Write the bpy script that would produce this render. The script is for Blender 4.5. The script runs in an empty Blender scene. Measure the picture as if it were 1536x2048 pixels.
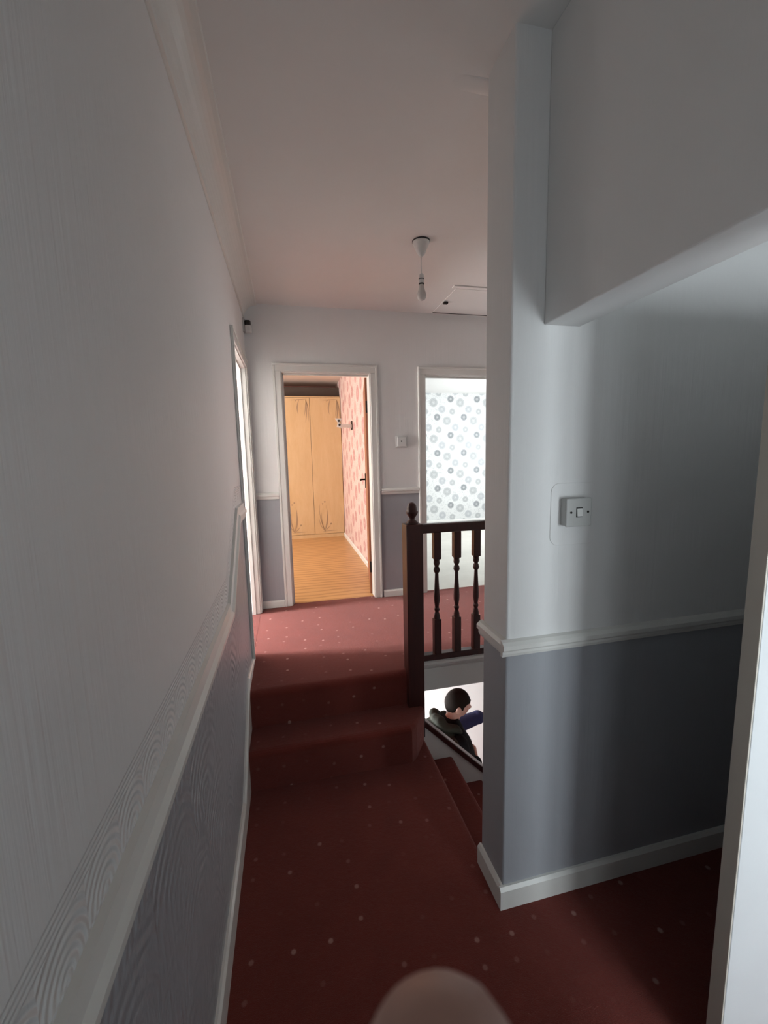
import bpy, bmesh, math, random
from mathutils import Vector, Matrix
random.seed(4)
S = bpy.context.scene
COL = S.collection
# ------------------------------------------------------------------ camera
CAM_Z = 1.62
F_PX = 832.8
yaw, pit, rol = math.radians(12.816), math.radians(7.473), math.radians(-1.321)
fwd = Vector((math.sin(yaw)*math.cos(pit), math.cos(yaw)*math.cos(pit), -math.sin(pit)))
rgt = Vector((math.cos(yaw), -math.sin(yaw), 0))
upv = rgt.cross(fwd)
r2 = rgt*math.cos(rol)+upv*math.sin(rol)
u2 = -rgt*math.sin(rol)+upv*math.cos(rol)
cd = bpy.data.cameras.new('camera'); cam = bpy.data.objects.new('camera', cd); COL.objects.link(cam)
cd.sensor_fit = 'VERTICAL'; cd.sensor_height = 36.0; cd.sensor_width = 27.0
cd.lens = F_PX/2048*36.0
cd.clip_start = 0.005
cd.dof.use_dof = True; cd.dof.focus_distance = 2.6; cd.dof.aperture_fstop = 13.0   # a phone lens of about 1 mm
cam.matrix_world = Matrix(((r2.x, u2.x, -fwd.x, 0), (r2.y, u2.y, -fwd.y, 0), (r2.z, u2.z, -fwd.z, CAM_Z), (0, 0, 0, 1)))
S.camera = cam
# ------------------------------------------------------------------ world, lights, exposure
w = bpy.data.worlds.new('world'); S.world = w; w.use_nodes = True
bg = w.node_tree.nodes['Background']; bg.inputs[0].default_value = (.75, .83, .95, 1); bg.inputs[1].default_value = 1.0
S.view_settings.view_transform = 'Standard'; S.view_settings.look = 'None'
S.view_settings.gamma = 1; S.view_settings.exposure = 0.4; S.view_settings.use_curve_mapping = False

def window_light(name, loc, rot, sx, sy, power, col):
    l = bpy.data.lights.new(name, 'AREA'); l.shape = 'RECTANGLE'; l.size = sx; l.size_y = sy
    l.energy = power; l.color = col
    o = bpy.data.objects.new(name, l); COL.objects.link(o); o.location = loc; o.rotation_euler = rot
    return o
H90 = math.pi/2
# daylight outside the unseen windows; the near hall one is added for fill
window_light('daylight_lobby', (1.42, -1.36, 1.20), (H90, 0, 0), .72, 1.0, 35, (.86, .95, 1.0))
window_light('fill_near_hall', (.25, -1.36, 1.25), (H90, 0, 0), .62, .9, 4.2, (.86, .96, 1.0))  # made-up fill from behind the camera, lifts the near hall walls
window_light('daylight_bedroom', (-2.66, 4.7, 1.80), (0, -H90, 0), 1.2, 1.4, 105, (1, .98, .95))
window_light('daylight_room', (4.26, 5.3, 1.80), (0, H90, 0), 1.2, 1.9, 78, (.93, .97, 1.0))
window_light('daylight_side_room', (-3.26, 3.19, 1.75), (0, -H90, 0), 1.3, .46, 500, (1, .98, .97))
window_light('daylight_hall', (-.42, 3.62, -1.09), (0, -H90, 0), 1.4, .74, 190, (.97, 1, 1))

# ------------------------------------------------------------------ material helpers
class NT:
    def __init__(s, name):
        s.m = bpy.data.materials.new(name); s.m.use_nodes = True
        s.t = s.m.node_tree; s.n = s.t.nodes; s.b = s.n['Principled BSDF']
    def node(s, typ, **kw):
        n = s.n.new(typ)
        for k, v in kw.items(): setattr(n, k, v)
        return n
    def put(s, sock, v):
        if v is None: return
        if isinstance(v, bpy.types.NodeSocket): s.t.links.new(v, sock)
        elif isinstance(v, (tuple, list)) and len(v) == 3 and sock.type == 'RGBA': sock.default_value = (*v, 1)
        else: sock.default_value = v
    def math(s, op, a, b=None, c=None, clamp=False):
        n = s.node('ShaderNodeMath', operation=op, use_clamp=clamp)
        for i, v in enumerate((a, b, c)): s.put(n.inputs[i], v)
        return n.outputs[0]
    def pos(s):
        g = s.node('ShaderNodeNewGeometry'); x = s.node('ShaderNodeSeparateXYZ'); s.t.links.new(g.outputs['Position'], x.inputs[0])
        return g.outputs['Position'], x.outputs[0], x.outputs[1], x.outputs[2]
    def scaled(s, vec, sc):
        n = s.node('ShaderNodeMapping'); s.put(n.inputs['Vector'], vec); n.inputs['Scale'].default_value = sc; return n.outputs[0]
    def noise(s, vec, scale, detail=3, rough=.55, dist=0):
        n = s.node('ShaderNodeTexNoise'); s.put(n.inputs['Vector'], vec)
        n.inputs['Scale'].default_value = scale; n.inputs['Detail'].default_value = detail
        n.inputs['Roughness'].default_value = rough; n.inputs['Distortion'].default_value = dist
        return n.outputs[0]
    def mix(s, f, a, b):
        n = s.node('ShaderNodeMix', data_type='RGBA')
        s.put(n.inputs[0], f); s.put(n.inputs[6], a); s.put(n.inputs[7], b); return n.outputs[2]
    def ramp(s, f, lo, hi):
        n = s.node('ShaderNodeMapRange'); n.inputs[1].default_value = lo; n.inputs[2].default_value = hi; s.put(n.inputs[0], f); return n.outputs[0]
    def bump(s, h, strength, dist=.002):
        n = s.node('ShaderNodeBump'); n.inputs['Strength'].default_value = strength; n.inputs['Distance'].default_value = dist
        s.put(n.inputs['Height'], h); s.t.links.new(n.outputs[0], s.b.inputs['Normal'])
    def out(s, col, rough=.5, spec=None):
        s.put(s.b.inputs['Base Color'], col); s.put(s.b.inputs['Roughness'], rough)
        if spec is not None: s.b.inputs['Specular IOR Level'].default_value = spec
        return s.m

def plain(name, col, rough=.5, grain=.06, scale=30, bump=.15, spec=None, metal=0):
    t = NT(name); p, x, y, z = t.pos()
    n = t.noise(p, scale)
    c = t.mix(n, tuple(v*(1-grain) for v in col), tuple(min(1, v*(1+grain)) for v in col))
    if bump: t.bump(t.noise(p, scale*4), bump, .001)
    t.b.inputs['Metallic'].default_value = metal
    return t.out(c, rough, spec)

WHITE = (.79, .785, .775); GREY = (.36, .37, .395)
def dado_height(t, y):
    # lower hall dado 1.0 m, climbs over the two steps to 1.33 m on the landing
    f = t.math('DIVIDE', t.math('SUBTRACT', y, 1.77), .46, clamp=True)
    return t.math('ADD', t.math('MULTIPLY', f, .345), .985)

def wall_mat(name, mode='plain', comb=0.35):
    """white emulsion above the dado, lilac-grey below; combed plaster relief"""
    t = NT(name); p, x, y, z = t.pos()
    h = dado_height(t, y) if mode == 'left' else {'end': 1.335, 'nib': .985}.get(mode, -9)
    rel = t.math('SUBTRACT', z, h)
    low = t.math('LESS_THAN', rel, 0.0)
    blot = t.noise(p, 2.2, 3)
    cw = t.mix(blot, tuple(v*.97 for v in WHITE), tuple(v*1.03 for v in WHITE))
    cg = t.mix(blot, tuple(v*.95 for v in GREY), tuple(v*1.05 for v in GREY))
    streak = t.noise(t.scaled(p, (70, 70, 1.6)), 1.0, 3, .6)
    hgt = streak
    rough = .55
    if mode == 'left':
        # combed scallops in the band right above the dado rail
        P = .105
        u = t.math('MULTIPLY', t.math('SUBTRACT', t.math('FRACT', t.math('DIVIDE', y, P)), .5), P)
        v = t.math('SUBTRACT', rel, .055)
        r = t.math('SQRT', t.math('ADD', t.math('MULTIPLY', u, u), t.math('MULTIPLY', v, v)))
        arc = t.math('SINE', t.math('MULTIPLY', r, 430))
        legs = t.math('SINE', t.math('MULTIPLY', u, 430))
        scal = t.mix(t.math('GREATER_THAN', v, 0.0), legs, arc)
        band = t.math('MULTIPLY', t.math('GREATER_THAN', rel, .03), t.math('LESS_THAN', rel, .125))
        lines = t.math('SINE', t.math('MULTIPLY', rel, 700))
        lband = t.math('MULTIPLY', t.math('GREATER_THAN', rel, .125), t.math('LESS_THAN', rel, .155))
        # swirled combing on the grey lower wall
        wob = t.noise(p, 3.0, 2)
        Q = .30
        yy = t.math('ADD', y, t.math('MULTIPLY', wob, .25))
        row = t.math('FLOOR', t.math('DIVIDE', z, .22))
        u2_ = t.math('MULTIPLY', t.math('SUBTRACT', t.math('FRACT', t.math('ADD', t.math('DIVIDE', yy, Q), t.math('MULTIPLY', row, .37))), .5), Q)
        v2_ = t.math('SUBTRACT', t.math('MULTIPLY', t.math('FRACT', t.math('DIVIDE', z, .22)), .22), .03)
        r2_ = t.math('SQRT', t.math('ADD', t.math('MULTIPLY', u2_, u2_), t.math('MULTIPLY', v2_, v2_)))
        sw = t.math('SINE', t.math('MULTIPLY', r2_, 190))
        sw = t.math('MULTIPLY', sw, t.ramp(wob, .4, .62))
        hgt = t.math('ADD', t.math('MULTIPLY', streak, 1.1), t.math('MULTIPLY', t.math('MULTIPLY', band, scal), .75))
        hgt = t.math('ADD', hgt, t.math('MULTIPLY', t.math('MULTIPLY', lband, lines), .5))
        hgt = t.math('ADD', hgt, t.math('MULTIPLY', t.math('MULTIPLY', low, sw), .6))
        rough = t.math('SUBTRACT', .55, t.math('MULTIPLY', low, .18))
    t.bump(hgt, comb, .004)
    return t.out(t.mix(low, cw, cg), rough, .4)

def carpet_mat():
    t = NT('red_fleck_carpet'); p, x, y, z = t.pos()
    n = t.noise(p, 9, 4); fine = t.noise(p, 420, 2)
    c = t.mix(n, (.165, .031, .022), (.225, .044, .031))
    c = t.mix(t.math('MULTIPLY', fine, .5), c, (.10, .017, .013))
    v = t.node('ShaderNodeTexVoronoi', voronoi_dimensions='2D'); cb = t.node('ShaderNodeCombineXYZ'); t.put(cb.inputs[0], x); t.put(cb.inputs[1], t.math('SUBTRACT', y, z)); t.put(v.inputs['Vector'], cb.outputs[0]); v.inputs['Scale'].default_value = 8.2; v.inputs['Randomness'].default_value = .5
    dot = t.ramp(v.outputs['Distance'], .085, .045)
    sep = t.node('ShaderNodeSeparateColor'); t.put(sep.inputs[0], v.outputs['Color'])
    dot = t.math('MULTIPLY', dot, t.math('MULTIPLY', sep.outputs[0], sep.outputs[0]))
    c = t.mix(t.math('MULTIPLY', dot, .6), c, (.58, .36, .31))
    t.bump(t.math('ADD', fine, t.math('MULTIPLY', t.noise(p, 60, 2), .8)), .9, .004)
    t.b.inputs['Sheen Weight'].default_value = .15
    return t.out(c, .95, .1)

def paper_mat(name, base, inks, ax, period=(.506, .63), k=1.0, off=(0, 0)):
    """wallpaper: ringed discs of four sizes on a staggered repeat with small sprigs"""
    t = NT(name); p, x, y, z = t.pos()
    a = x if ax == 'x' else y
    col = t.mix(t.noise(p, 3, 2), tuple(v*.97 for v in base), base)
    # sprigs
    vor = t.node('ShaderNodeTexVoronoi', feature='DISTANCE_TO_EDGE'); t.put(vor.inputs['Vector'], t.scaled(p, (1, 1, 1.4))); vor.inputs['Scale'].default_value = 24
    spr = t.math('MULTIPLY', t.math('LESS_THAN', vor.outputs['Distance'], .06), t.math('GREATER_THAN', t.noise(p, 26, 2), .5))
    col = t.mix(t.math('MULTIPLY', spr, .45), col, inks[1])
    discs = [((0, 0), .060, inks[0]), ((.185, -.063), .076, inks[1]), ((.343, -.178), .068, inks[2]), ((.031, -.218), .055, inks[1])]
    for (dx, dz), rad, ink in discs:
        dmin = None
        for hx, hz in ((0, 0), (.5, .5)):
            px, pz = period[0]*k, period[1]*k
            u = t.math('MULTIPLY', t.math('SUBTRACT', t.math('FRACT', t.math('ADD', t.math('DIVIDE', t.math('SUBTRACT', a, dx*k+off[0]), px), hx+.5)), .5), px)
            v = t.math('MULTIPLY', t.math('SUBTRACT', t.math('FRACT', t.math('ADD', t.math('DIVIDE', t.math('SUBTRACT', z, dz*k+off[1]), pz), hz+.5)), .5), pz)
            d = t.math('SQRT', t.math('ADD', t.math('MULTIPLY', u, u), t.math('MULTIPLY', v, v)))
            dmin = d if dmin is None else t.math('MINIMUM', dmin, d)
        q = t.math('DIVIDE', dmin, rad*k)
        disc = t.math('LESS_THAN', q, 1.0)
        ring = t.ramp(t.math('SINE', t.math('MULTIPLY', q, 13)), -1, 1)
        eye = t.math('LESS_THAN', t.math('ABSOLUTE', t.math('SUBTRACT', q, .13)), .07)
        f = t.math('MULTIPLY', disc, t.math('ADD', t.math('MULTIPLY', ring, .30), .62))
        f = t.math('MULTIPLY', f, t.math('SUBTRACT', 1.0, t.math('MULTIPLY', eye, .7)))
        col = t.mix(f, col, ink)
    t.bump(t.noise(p, 200), .1, .001)
    return t.out(col, .6, .3)

def wood_mat(name, c1, c2, axis_scale, scale=6, rough=.4, spec=.5):
    t = NT(name); p, x, y, z = t.pos()
    q = t.scaled(p, axis_scale)
    n = t.noise(q, scale, 5, .6, .8); m = t.noise(q, scale*7, 3)
    f = t.ramp(t.math('ADD', n, t.math('MULTIPLY', m, .35)), .45, .9)
    t.bump(m, .15, .001)
    return t.out(t.mix(f, c1, c2), rough, spec)

def laminate_mat():
    t = NT('honey_laminate'); p, x, y, z = t.pos()
    wv = t.node('ShaderNodeTexWave', wave_type='BANDS', bands_direction='Y'); t.put(wv.inputs['Vector'], t.scaled(p, (.35, 1, 1)))
    wv.inputs['Scale'].default_value = 3.6; wv.inputs['Distortion'].default_value = 3.5; wv.inputs['Detail'].default_value = 3; wv.inputs['Detail Scale'].default_value = 2.2
    n = t.noise(t.scaled(p, (3, 14, 1)), 2.4, 4)
    f = t.math('ADD', t.math('MULTIPLY', t.ramp(wv.outputs[0], .45, 1), .62), t.math('MULTIPLY', n, .5))
    c = t.mix(f, (.62, .36, .155), (.38, .19, .065))
    t.bump(wv.outputs[0], .12, .002)
    return t.out(c, .35, .4)

M = {}
M['wall_left'] = wall_mat('combed_plaster_two_tone', 'left', .62)
M['wall_end'] = wall_mat('two_tone_landing_paint', 'end', .18)
M['wall_nib'] = wall_mat('two_tone_stairwell_paint', 'nib', .30)
M['wall'] = wall_mat('white_emulsion', 'plain', .12)
M['ceiling'] = plain('ceiling_white', (.80, .785, .765), .7, .03, 4, .1)
M['gloss'] = plain('white_gloss_paint', (.74, .735, .70), .32, .03, 8, .05)
M['door_paint'] = plain('cool_white_door_paint', (.60, .625, .64), .4, .03, 8, .05)
M['door_edge'] = plain('cream_painted_door_edge', (.55, .51, .45), .45, .05, 12, .1)
M['plastic'] = plain('white_plastic', (.68, .68, .66), .35, .02, 20, 0)
M['plastic_dim'] = plain('aged_white_plastic', (.48, .48, .465), .4, .02, 20, 0)
M['carpet'] = carpet_mat()
M['cream_floor'] = plain('cream_carpet', (.60, .585, .53), .9, .14, 3.5, .4)
M['laminate'] = laminate_mat()
M['paper_grey'] = paper_mat('grey_disc_wallpaper', (.72, .73, .72), ((.20, .215, .23), (.40, .415, .42), (.43, .45, .47)), 'x', off=(2.869, 2.616))
M['paper_pink'] = paper_mat('pink_disc_wallpaper', (.68, .525, .475), ((.44, .20, .19), (.48, .23, .22), (.53, .31, .28)), 'y', k=1.25, off=(5.0, 2.05))
M['bed_ceiling'] = plain('peach_ceiling', (.74, .62, .54), .7, .03, 4, .1)
M['birch'] = wood_mat('birch_veneer', (.62, .43, .235), (.56, .37, .185), (3, 3, .6), 3, .35)
M['birch_dark'] = plain('dark_print', (.36, .24, .14), .5, .1, 40, 0)
M['birch_shadow'] = plain('carcass_and_gap_shade', (.05, .035, .026), .6, .1, 20, .1)  # near-black, for the carcass and the painted shade above the wardrobe
M['mahogany'] = wood_mat('dark_mahogany_stain', (.034, .008, .007), (.060, .014, .011), (9, 9, .8), 3, .34, .45)
M['door_wood'] = wood_mat('brown_door_veneer', (.36, .135, .065), (.25, .085, .04), (8, 8, .6), 3, .42)
M['dark_metal'] = plain('dark_bronze_metal', (.03, .025, .022), .4, .1, 40, 0, metal=.6)
M['black'] = plain('black_plastic', (.012, .012, .012), .5, .1, 40, 0)
M['skin'] = plain('skin', (.47, .27, .22), .5, .08, 25, .1)
M['hair'] = plain('dark_brown_hair', (.012, .008, .006), .85, .4, 160, .9, spec=.12)
M['olive'] = plain('olive_grey_cloth', (.026, .028, .022), .9, .2, 50, .5, spec=.15)
M['jumper'] = plain('black_knit', (.006, .006, .007), .95, .2, 80, .5, spec=.1)
M['navy'] = plain('navy_sleeve', (.012, .018, .085), .8, .2, 50, .4)
M['denim'] = plain('dark_trousers', (.015, .017, .028), .9, .2, 70, .4)
def glass_mat():
    t = NT('window_glass'); n = t.n; tr = n.new('ShaderNodeBsdfTransparent'); gl = n.new('ShaderNodeBsdfGlossy'); gl.inputs['Roughness'].default_value = .02
    mx = n.new('ShaderNodeMixShader'); mx.inputs[0].default_value = .06
    t.t.links.new(tr.outputs[0], mx.inputs[1]); t.t.links.new(gl.outputs[0], mx.inputs[2]); t.t.links.new(mx.outputs[0], n['Material Output'].inputs[0])
    return t.m
M['glass'] = glass_mat()
def bulb_mat():
    t = NT('pearl_bulb'); t.b.inputs['Transmission Weight'].default_value = .25
    return t.out((.75, .73, .70), .25)
M['bulb'] = bulb_mat()

# ------------------------------------------------------------------ mesh helpers
def box(bm, x0, x1, y0, y1, z0, z1):
    vs = [bm.verts.new(p) for p in ((x0, y0, z0), (x1, y0, z0), (x1, y1, z0), (x0, y1, z0), (x0, y0, z1), (x1, y0, z1), (x1, y1, z1), (x0, y1, z1))]
    for f in ((3, 2, 1, 0), (4, 5, 6, 7), (0, 1, 5, 4), (1, 2, 6, 5), (2, 3, 7, 6), (3, 0, 4, 7)): bm.faces.new([vs[i] for i in f])
    return vs
def prism(bm, prof, axis, a0, a1):
    """extrude a closed 2D profile along an axis ('x': (y,z), 'y': (x,z), 'z': (x,y))"""
    def P(p, a): return {'x': (a, p[0], p[1]), 'y': (p[0], a, p[1]), 'z': (p[0], p[1], a)}[axis]
    A = [bm.verts.new(P(p, a0)) for p in prof]; B = [bm.verts.new(P(p, a1)) for p in prof]
    n = len(prof)
    for i in range(n): bm.faces.new((A[i], A[(i+1) % n], B[(i+1) % n], B[i]))
    bm.faces.new(A[::-1]); bm.faces.new(B)
def lathe(bm, prof, c=(0, 0, 0), seg=20):
    rings = []
    for r, z in prof:
        rings.append([bm.verts.new((c[0]+r*math.cos(2*math.pi*i/seg), c[1]+r*math.sin(2*math.pi*i/seg), c[2]+z)) for i in range(seg)])
    for a, b in zip(rings, rings[1:]):
        for i in range(seg): bm.faces.new((a[i], a[(i+1) % seg], b[(i+1) % seg], b[i]))
    bm.faces.new(rings[0][::-1]); bm.faces.new(rings[-1])
def tube(bm, pts, rad, seg=8):
    pts = [Vector(p) for p in pts]; rings = []
    for i, p in enumerate(pts):
        d = (pts[min(i+1, len(pts)-1)]-pts[max(i-1, 0)]).normalized()
        a = d.orthogonal().normalized(); b = d.cross(a); r = rad[i] if isinstance(rad, (list, tuple)) else rad
        rings.append([bm.verts.new(p+r*(a*math.cos(2*math.pi*k/seg)+b*math.sin(2*math.pi*k/seg))) for k in range(seg)])
    for A, B in zip(rings, rings[1:]):
        best = min(range(seg), key=lambda s: sum((A[k].co-B[(k+s) % seg].co).length for k in range(seg)))
        for k in range(seg): bm.faces.new((A[k], A[(k+1) % seg], B[(k+1+best) % seg], B[(k+best) % seg]))
    bm.faces.new(rings[0][::-1]); bm.faces.new(rings[-1])
def obj(name, bm, mat, parent=None, bevel=0, seg=2, smooth=False, loc=None):
    bmesh.ops.recalc_face_normals(bm, faces=bm.faces)
    if bevel: bmesh.ops.bevel(bm, geom=bm.edges[:], offset=bevel, segments=seg, profile=.5, affect='EDGES', clamp_overlap=True)
    me = bpy.data.meshes.new(name); bm.to_mesh(me); bm.free()
    return link(name, me, mat, parent, smooth, loc)
def link(name, me, mat, parent=None, smooth=False, loc=None):
    if mat is not None: me.materials.append(M[mat])
    if smooth:
        for p in me.polygons: p.use_smooth = True
    o = bpy.data.objects.new(name, me); COL.objects.link(o)
    if parent is not None:
        o.parent = parent; o.matrix_parent_inverse = Matrix.Translation(parent.location).inverted() if not parent.parent else Matrix.Identity(4)
        if loc is None and parent.parent is not None:
            pass
    if loc is not None: o.location = loc
    return o
def bxs(name, boxes, mat, parent=None, bevel=0, **k):
    bm = bmesh.new()
    for b in boxes: box(bm, *b)
    return obj(name, bm, mat, parent, bevel, **k)
def tag(o, label, cat=None, group=None, kind=None):
    o['label'] = label
    if cat: o['category'] = cat
    if group: o['group'] = group
    if kind: o['kind'] = kind
    return o
def struct(o, label, cat=None): return tag(o, label, cat, kind='structure')
def thing(name, label, cat, loc, kind=None, group=None):
    o = bpy.data.objects.new(name, None); o.empty_display_size = .1; COL.objects.link(o); o.location = loc
    return tag(o, label, cat, group, kind)
def arc(cx, cy, r, a0, a1, n=6):
    return [(cx+r*math.cos(math.radians(a0+(a1-a0)*i/n)), cy+r*math.sin(math.radians(a0+(a1-a0)*i/n))) for i in range(n+1)]

# ------------------------------------------------------------------ dimensions
XL = -.272; YE = 3.47; ZC = 2.80; ZL = .40; ZG = -2.0
NX, NY0, NY1 = .677, 1.19, 1.36
YB = -1.30      # wall behind the camera
XR = 3.8

DL0, DL1, DH = 2.60, 3.36, 2.31          # door in the left wall
# ------------------------------------------------------------------ floors and ceiling
bm = bmesh.new()
box(bm, XL, 1.85, YB, NY0+.02, -.25, 0)                       # lobby and near hall
prof = [(XL, -.25), (XL, 0)]+[(x, z) for x, z in arc(.672, -.022, .022, 90, -60, 6)]+[(.672, -.06), (.672, -.25)]
prism(bm, prof, 'y', NY0+.02, 2.20)
struct(obj('floor', bm, 'carpet'), 'dark red flecked carpet of the lower hall floor', 'floor')

bm = bmesh.new()   # first step, its right end clipped towards the newel
top = [(XL, 2.20), (.70, 2.20), (.70, 2.145), (.672, 2.085), (.605, 1.985), (.57, 1.955), (XL, 1.965)]
prism(bm, top, 'z', 0.0, .2)
bmesh.ops.bevel(bm, geom=[e for e in bm.edges if all(v.co.z > .19 for v in e.verts) and min(v.co.y for v in e.verts) < 2.15], offset=.03, segments=4, profile=.5, affect='EDGES')
struct(obj('floor_step', bm, 'carpet', smooth=False), 'red carpeted step below the landing edge with clipped corner', 'step')

bm = bmesh.new()
nose = [(2.176, 0), (2.166, .34)]+arc(2.206, .36, .04, 180, 90, 8)
prism(bm, nose+[(3.515, ZL), (3.515, .25), (2.26, .25), (2.26, 0)], 'x', XL, .66)
box(bm, .66, XR, 2.21, 3.515, .25, ZL); box(bm, XL-.105, XL+.001, DL0, DL1, .30, ZL+.001)
struct(obj('floor_landing', bm, 'carpet'), 'lighter lit red flecked carpet of the upper landing', 'floor')

struct(bxs('floor_bedroom', [(-2.6, .833, 3.515, 7.1, .25, ZL)], 'laminate'), 'honey coloured laminate floor of the wardrobe bedroom', 'floor')
struct(bxs('floor_back_room', [(.93, 4.2, 3.515, 7.1, .25, ZL-.002)], 'cream_floor'), 'pale cream floor of the room with disc wallpaper', 'floor')
struct(bxs('floor_ground', [(XL, XR, NY1, 4.1, ZG-.1, ZG)], 'carpet'), 'red carpet of the ground floor hall below the stairs', 'floor')
bm = bmesh.new(); box(bm, -.372, XR, YB-.1, 3.57, ZC, ZC+.1)
struct(obj('ceiling', bm, 'ceiling'), 'plain white plaster ceiling over hall and landing', 'ceiling')
struct(bxs('ceiling_bedroom', [(-2.7, .88, 3.57, 7.2, ZC, ZC+.1)], 'bed_ceiling'), 'peach ceiling of the wardrobe bedroom', 'ceiling')
struct(bxs('ceiling_back_room', [(.88, 4.3, 3.57, 7.2, 2.715, ZC+.1)], 'ceiling'), 'white ceiling of the room with disc wallpaper', 'ceiling')

# ------------------------------------------------------------------ walls
DL0, DL1, DH = 2.60, 3.36, 2.31          # door in the left wall
struct(bxs('wall_left', [(XL-.1, XL, YB-.1, DL0, -.25, ZC), (XL-.1, XL, DL0, DL1, DH, ZC), (XL-.1, XL, DL0, DL1, -.25, ZL), (XL-.1, XL, DL1, YE, -.25, ZC)], 'wall_left'),
       'long left wall, combed white plaster above lilac grey', 'wall')
D1a, D1b, D2a, D2b = -.02, .70, 1.164, 1.90
struct(bxs('wall_end', [(-.372, D1a, YE, 3.57, .25, ZC), (D1a, D1b, YE, 3.57, DH, ZC), (D1b, D2a, YE, 3.57, .25, ZC), (D2a, D2b, YE, 3.57, DH, ZC), (D2b, XR, YE, 3.57, .25, ZC)], 'wall_end'),
       'end wall of the landing with two open doorways', 'wall')
bm = bmesh.new(); box(bm, NX, XR, NY0, NY1, ZG, ZC)
bmesh.ops.bevel(bm, geom=[e for e in bm.edges if all(abs(v.co.x-NX) < 1e-4 for v in e.verts) and abs(e.verts[0].co.z-e.verts[1].co.z) > 1], offset=.008, segments=3, profile=.5, affect='EDGES')
struct(obj('wall_stairwell', bm, 'wall_nib'), 'wall end beside the stairs, white over lilac grey, with light switch', 'wall')
struct(bxs('wall_overdoor', [(.786, .912, .43, NY0, 2.01, ZC), (.786, .912, YB, .43, -.25, ZC)], 'wall', bevel=.004), 'white wall over the opening beside the light switch', 'wall')
struct(bxs('wall_right', [(XR, XR+.1, NY0, 4.2, ZG, ZC)], 'wall'), 'right wall closing off the stairwell', 'wall')
struct(bxs('wall_lobby', [(1.85, 1.95, YB, NY0, -.25, ZC)], 'wall'), 'white wall behind the opened white door', 'wall')
struct(bxs('lobby_light_blocker', [(1.0, 1.85, .668, .711, 2.17, ZC)], 'wall'), 'added unseen panel blocking light above the opened white door', 'wall')  # unseen panel added to keep lobby light off the switch wall
struct(bxs('wall_bedroom_side', [(.833, .88, 3.57, 7.1, ZL, ZC)], 'paper_pink'), 'pink wallpapered side wall of the wardrobe bedroom', 'wall')
struct(bxs('wall_back_room_side', [(.88, .93, 3.57, 7.1, ZL, ZC)], 'paper_grey'), 'papered side wall of the back room', 'wall')
struct(bxs('wall_bedroom_back', [(-2.7, .88, 7.1, 7.2, ZL, ZC)], 'paper_pink'), 'bedroom wall behind the wardrobe', 'wall')
struct(bxs('wall_back_room_back', [(.88, 4.3, 7.1, 7.2, ZL, ZC)], 'paper_grey'), 'white wall papered with grey ringed discs', 'wall')
struct(bxs('wall_bedroom_front', [(-3.3, -.372, 3.47, 3.57, ZL, ZC)], 'wall'), 'front wall of the wardrobe bedroom', 'wall')
def wall_with_hole(name, fixed, lo, hi, a0, a1, z0, z1, h0, h1, hz0, hz1, mat, label, extra=[]):
    def b(p0, p1, q0, q1): return (lo, hi, p0, p1, q0, q1) if fixed == 'x' else (p0, p1, lo, hi, q0, q1)
    return struct(bxs(name, [b(a0, h0, z0, z1), b(h1, a1, z0, z1), b(h0, h1, z0, hz0), b(h0, h1, hz1, z1)]+extra, mat), label, 'wall')
wall_with_hole('wall_back', 'y', YB-.1, YB, 1.05, 2.05, -.25, ZC, 1.05, 1.80, .65, 1.75, 'wall', 'wall behind the viewpoint with the lobby window', extra=[(XL, -.10, YB-.1, YB, -.25, ZC), (.60, 1.05, YB-.1, YB, -.25, ZC), (-.10, .60, YB-.1, YB, -.25, .75), (-.10, .60, YB-.1, YB, 1.75, ZC)])
wall_with_hole('wall_bedroom_window', 'x', -2.7, -2.6, 3.57, 7.2, ZL, ZC, 3.95, 5.45, 1.15, 2.45, 'paper_pink', 'bedroom wall with its window')
wall_with_hole('wall_back_room_window', 'x', 4.2, 4.3, 3.57, 7.2, ZL, ZC, 4.3, 6.3, 1.15, 2.45, 'paper_grey', 'back room wall with its window')
wall_with_hole('wall_ground_left', 'x', XL-.1, XL, NY1, 4.1, ZG, -.25, 3.22, 4.02, ZG+.12, -.33, 'wall', 'ground floor hall wall with the glazed front door', extra=[(XL-.1, XL, 3.47, 4.1, -.25, .25)])
struct(bxs('wall_ground_far', [(XL-.1, XR+.1, 4.1, 4.2, ZG, .25)], 'wall'), 'bright white ground floor wall behind the man', 'wall')
struct(bxs('wall_under_hall', [(.60, .672, NY1, 2.26, ZG, -.25)], 'wall'), 'wall below the lower hall floor', 'wall')

def window(name, fixed, at, a0, a1, z0, z1, label):
    e = thing(name, label, 'window', (at, (a0+a1)/2, z0) if fixed == 'x' else ((a0+a1)/2, at, z0), kind='structure')
    def b(p0, p1, q0, q1, t): return (at-t, at+t, p0, p1, q0, q1) if fixed == 'x' else (p0, p1, at-t, at+t, q0, q1)
    m = (a0+a1)/2
    bxs('window_frame', [b(a0, a0+.05, z0, z1, .03), b(a1-.05, a1, z0, z1, .03), b(a0, a1, z0, z0+.05, .03), b(a0, a1, z1-.05, z1, .03), b(m-.025, m+.025, z0, z1, .025)], 'gloss', e)
    bxs('pane', [b(a0+.05, m-.025, z0+.05, z1-.05, .003)], 'glass', e)
    bxs('pane', [b(m+.025, a1-.05, z0+.05, z1-.05, .003)], 'glass', e)
window('window_1', 'y', YB-.03, 1.05, 1.80, .65, 1.75, 'white framed lobby window behind the viewpoint')
window('fill_window', 'y', YB-.03, -.10, .60, .75, 1.75, 'added white framed fill window behind the viewpoint')  # added opening that lets the fill light into the near hall
window('window_2', 'x', -2.63, 3.95, 5.45, 1.15, 2.45, 'white framed bedroom window opposite the pink wall')
window('window_3', 'x', 4.23, 4.3, 6.3, 1.15, 2.45, 'white framed back room window')
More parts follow.
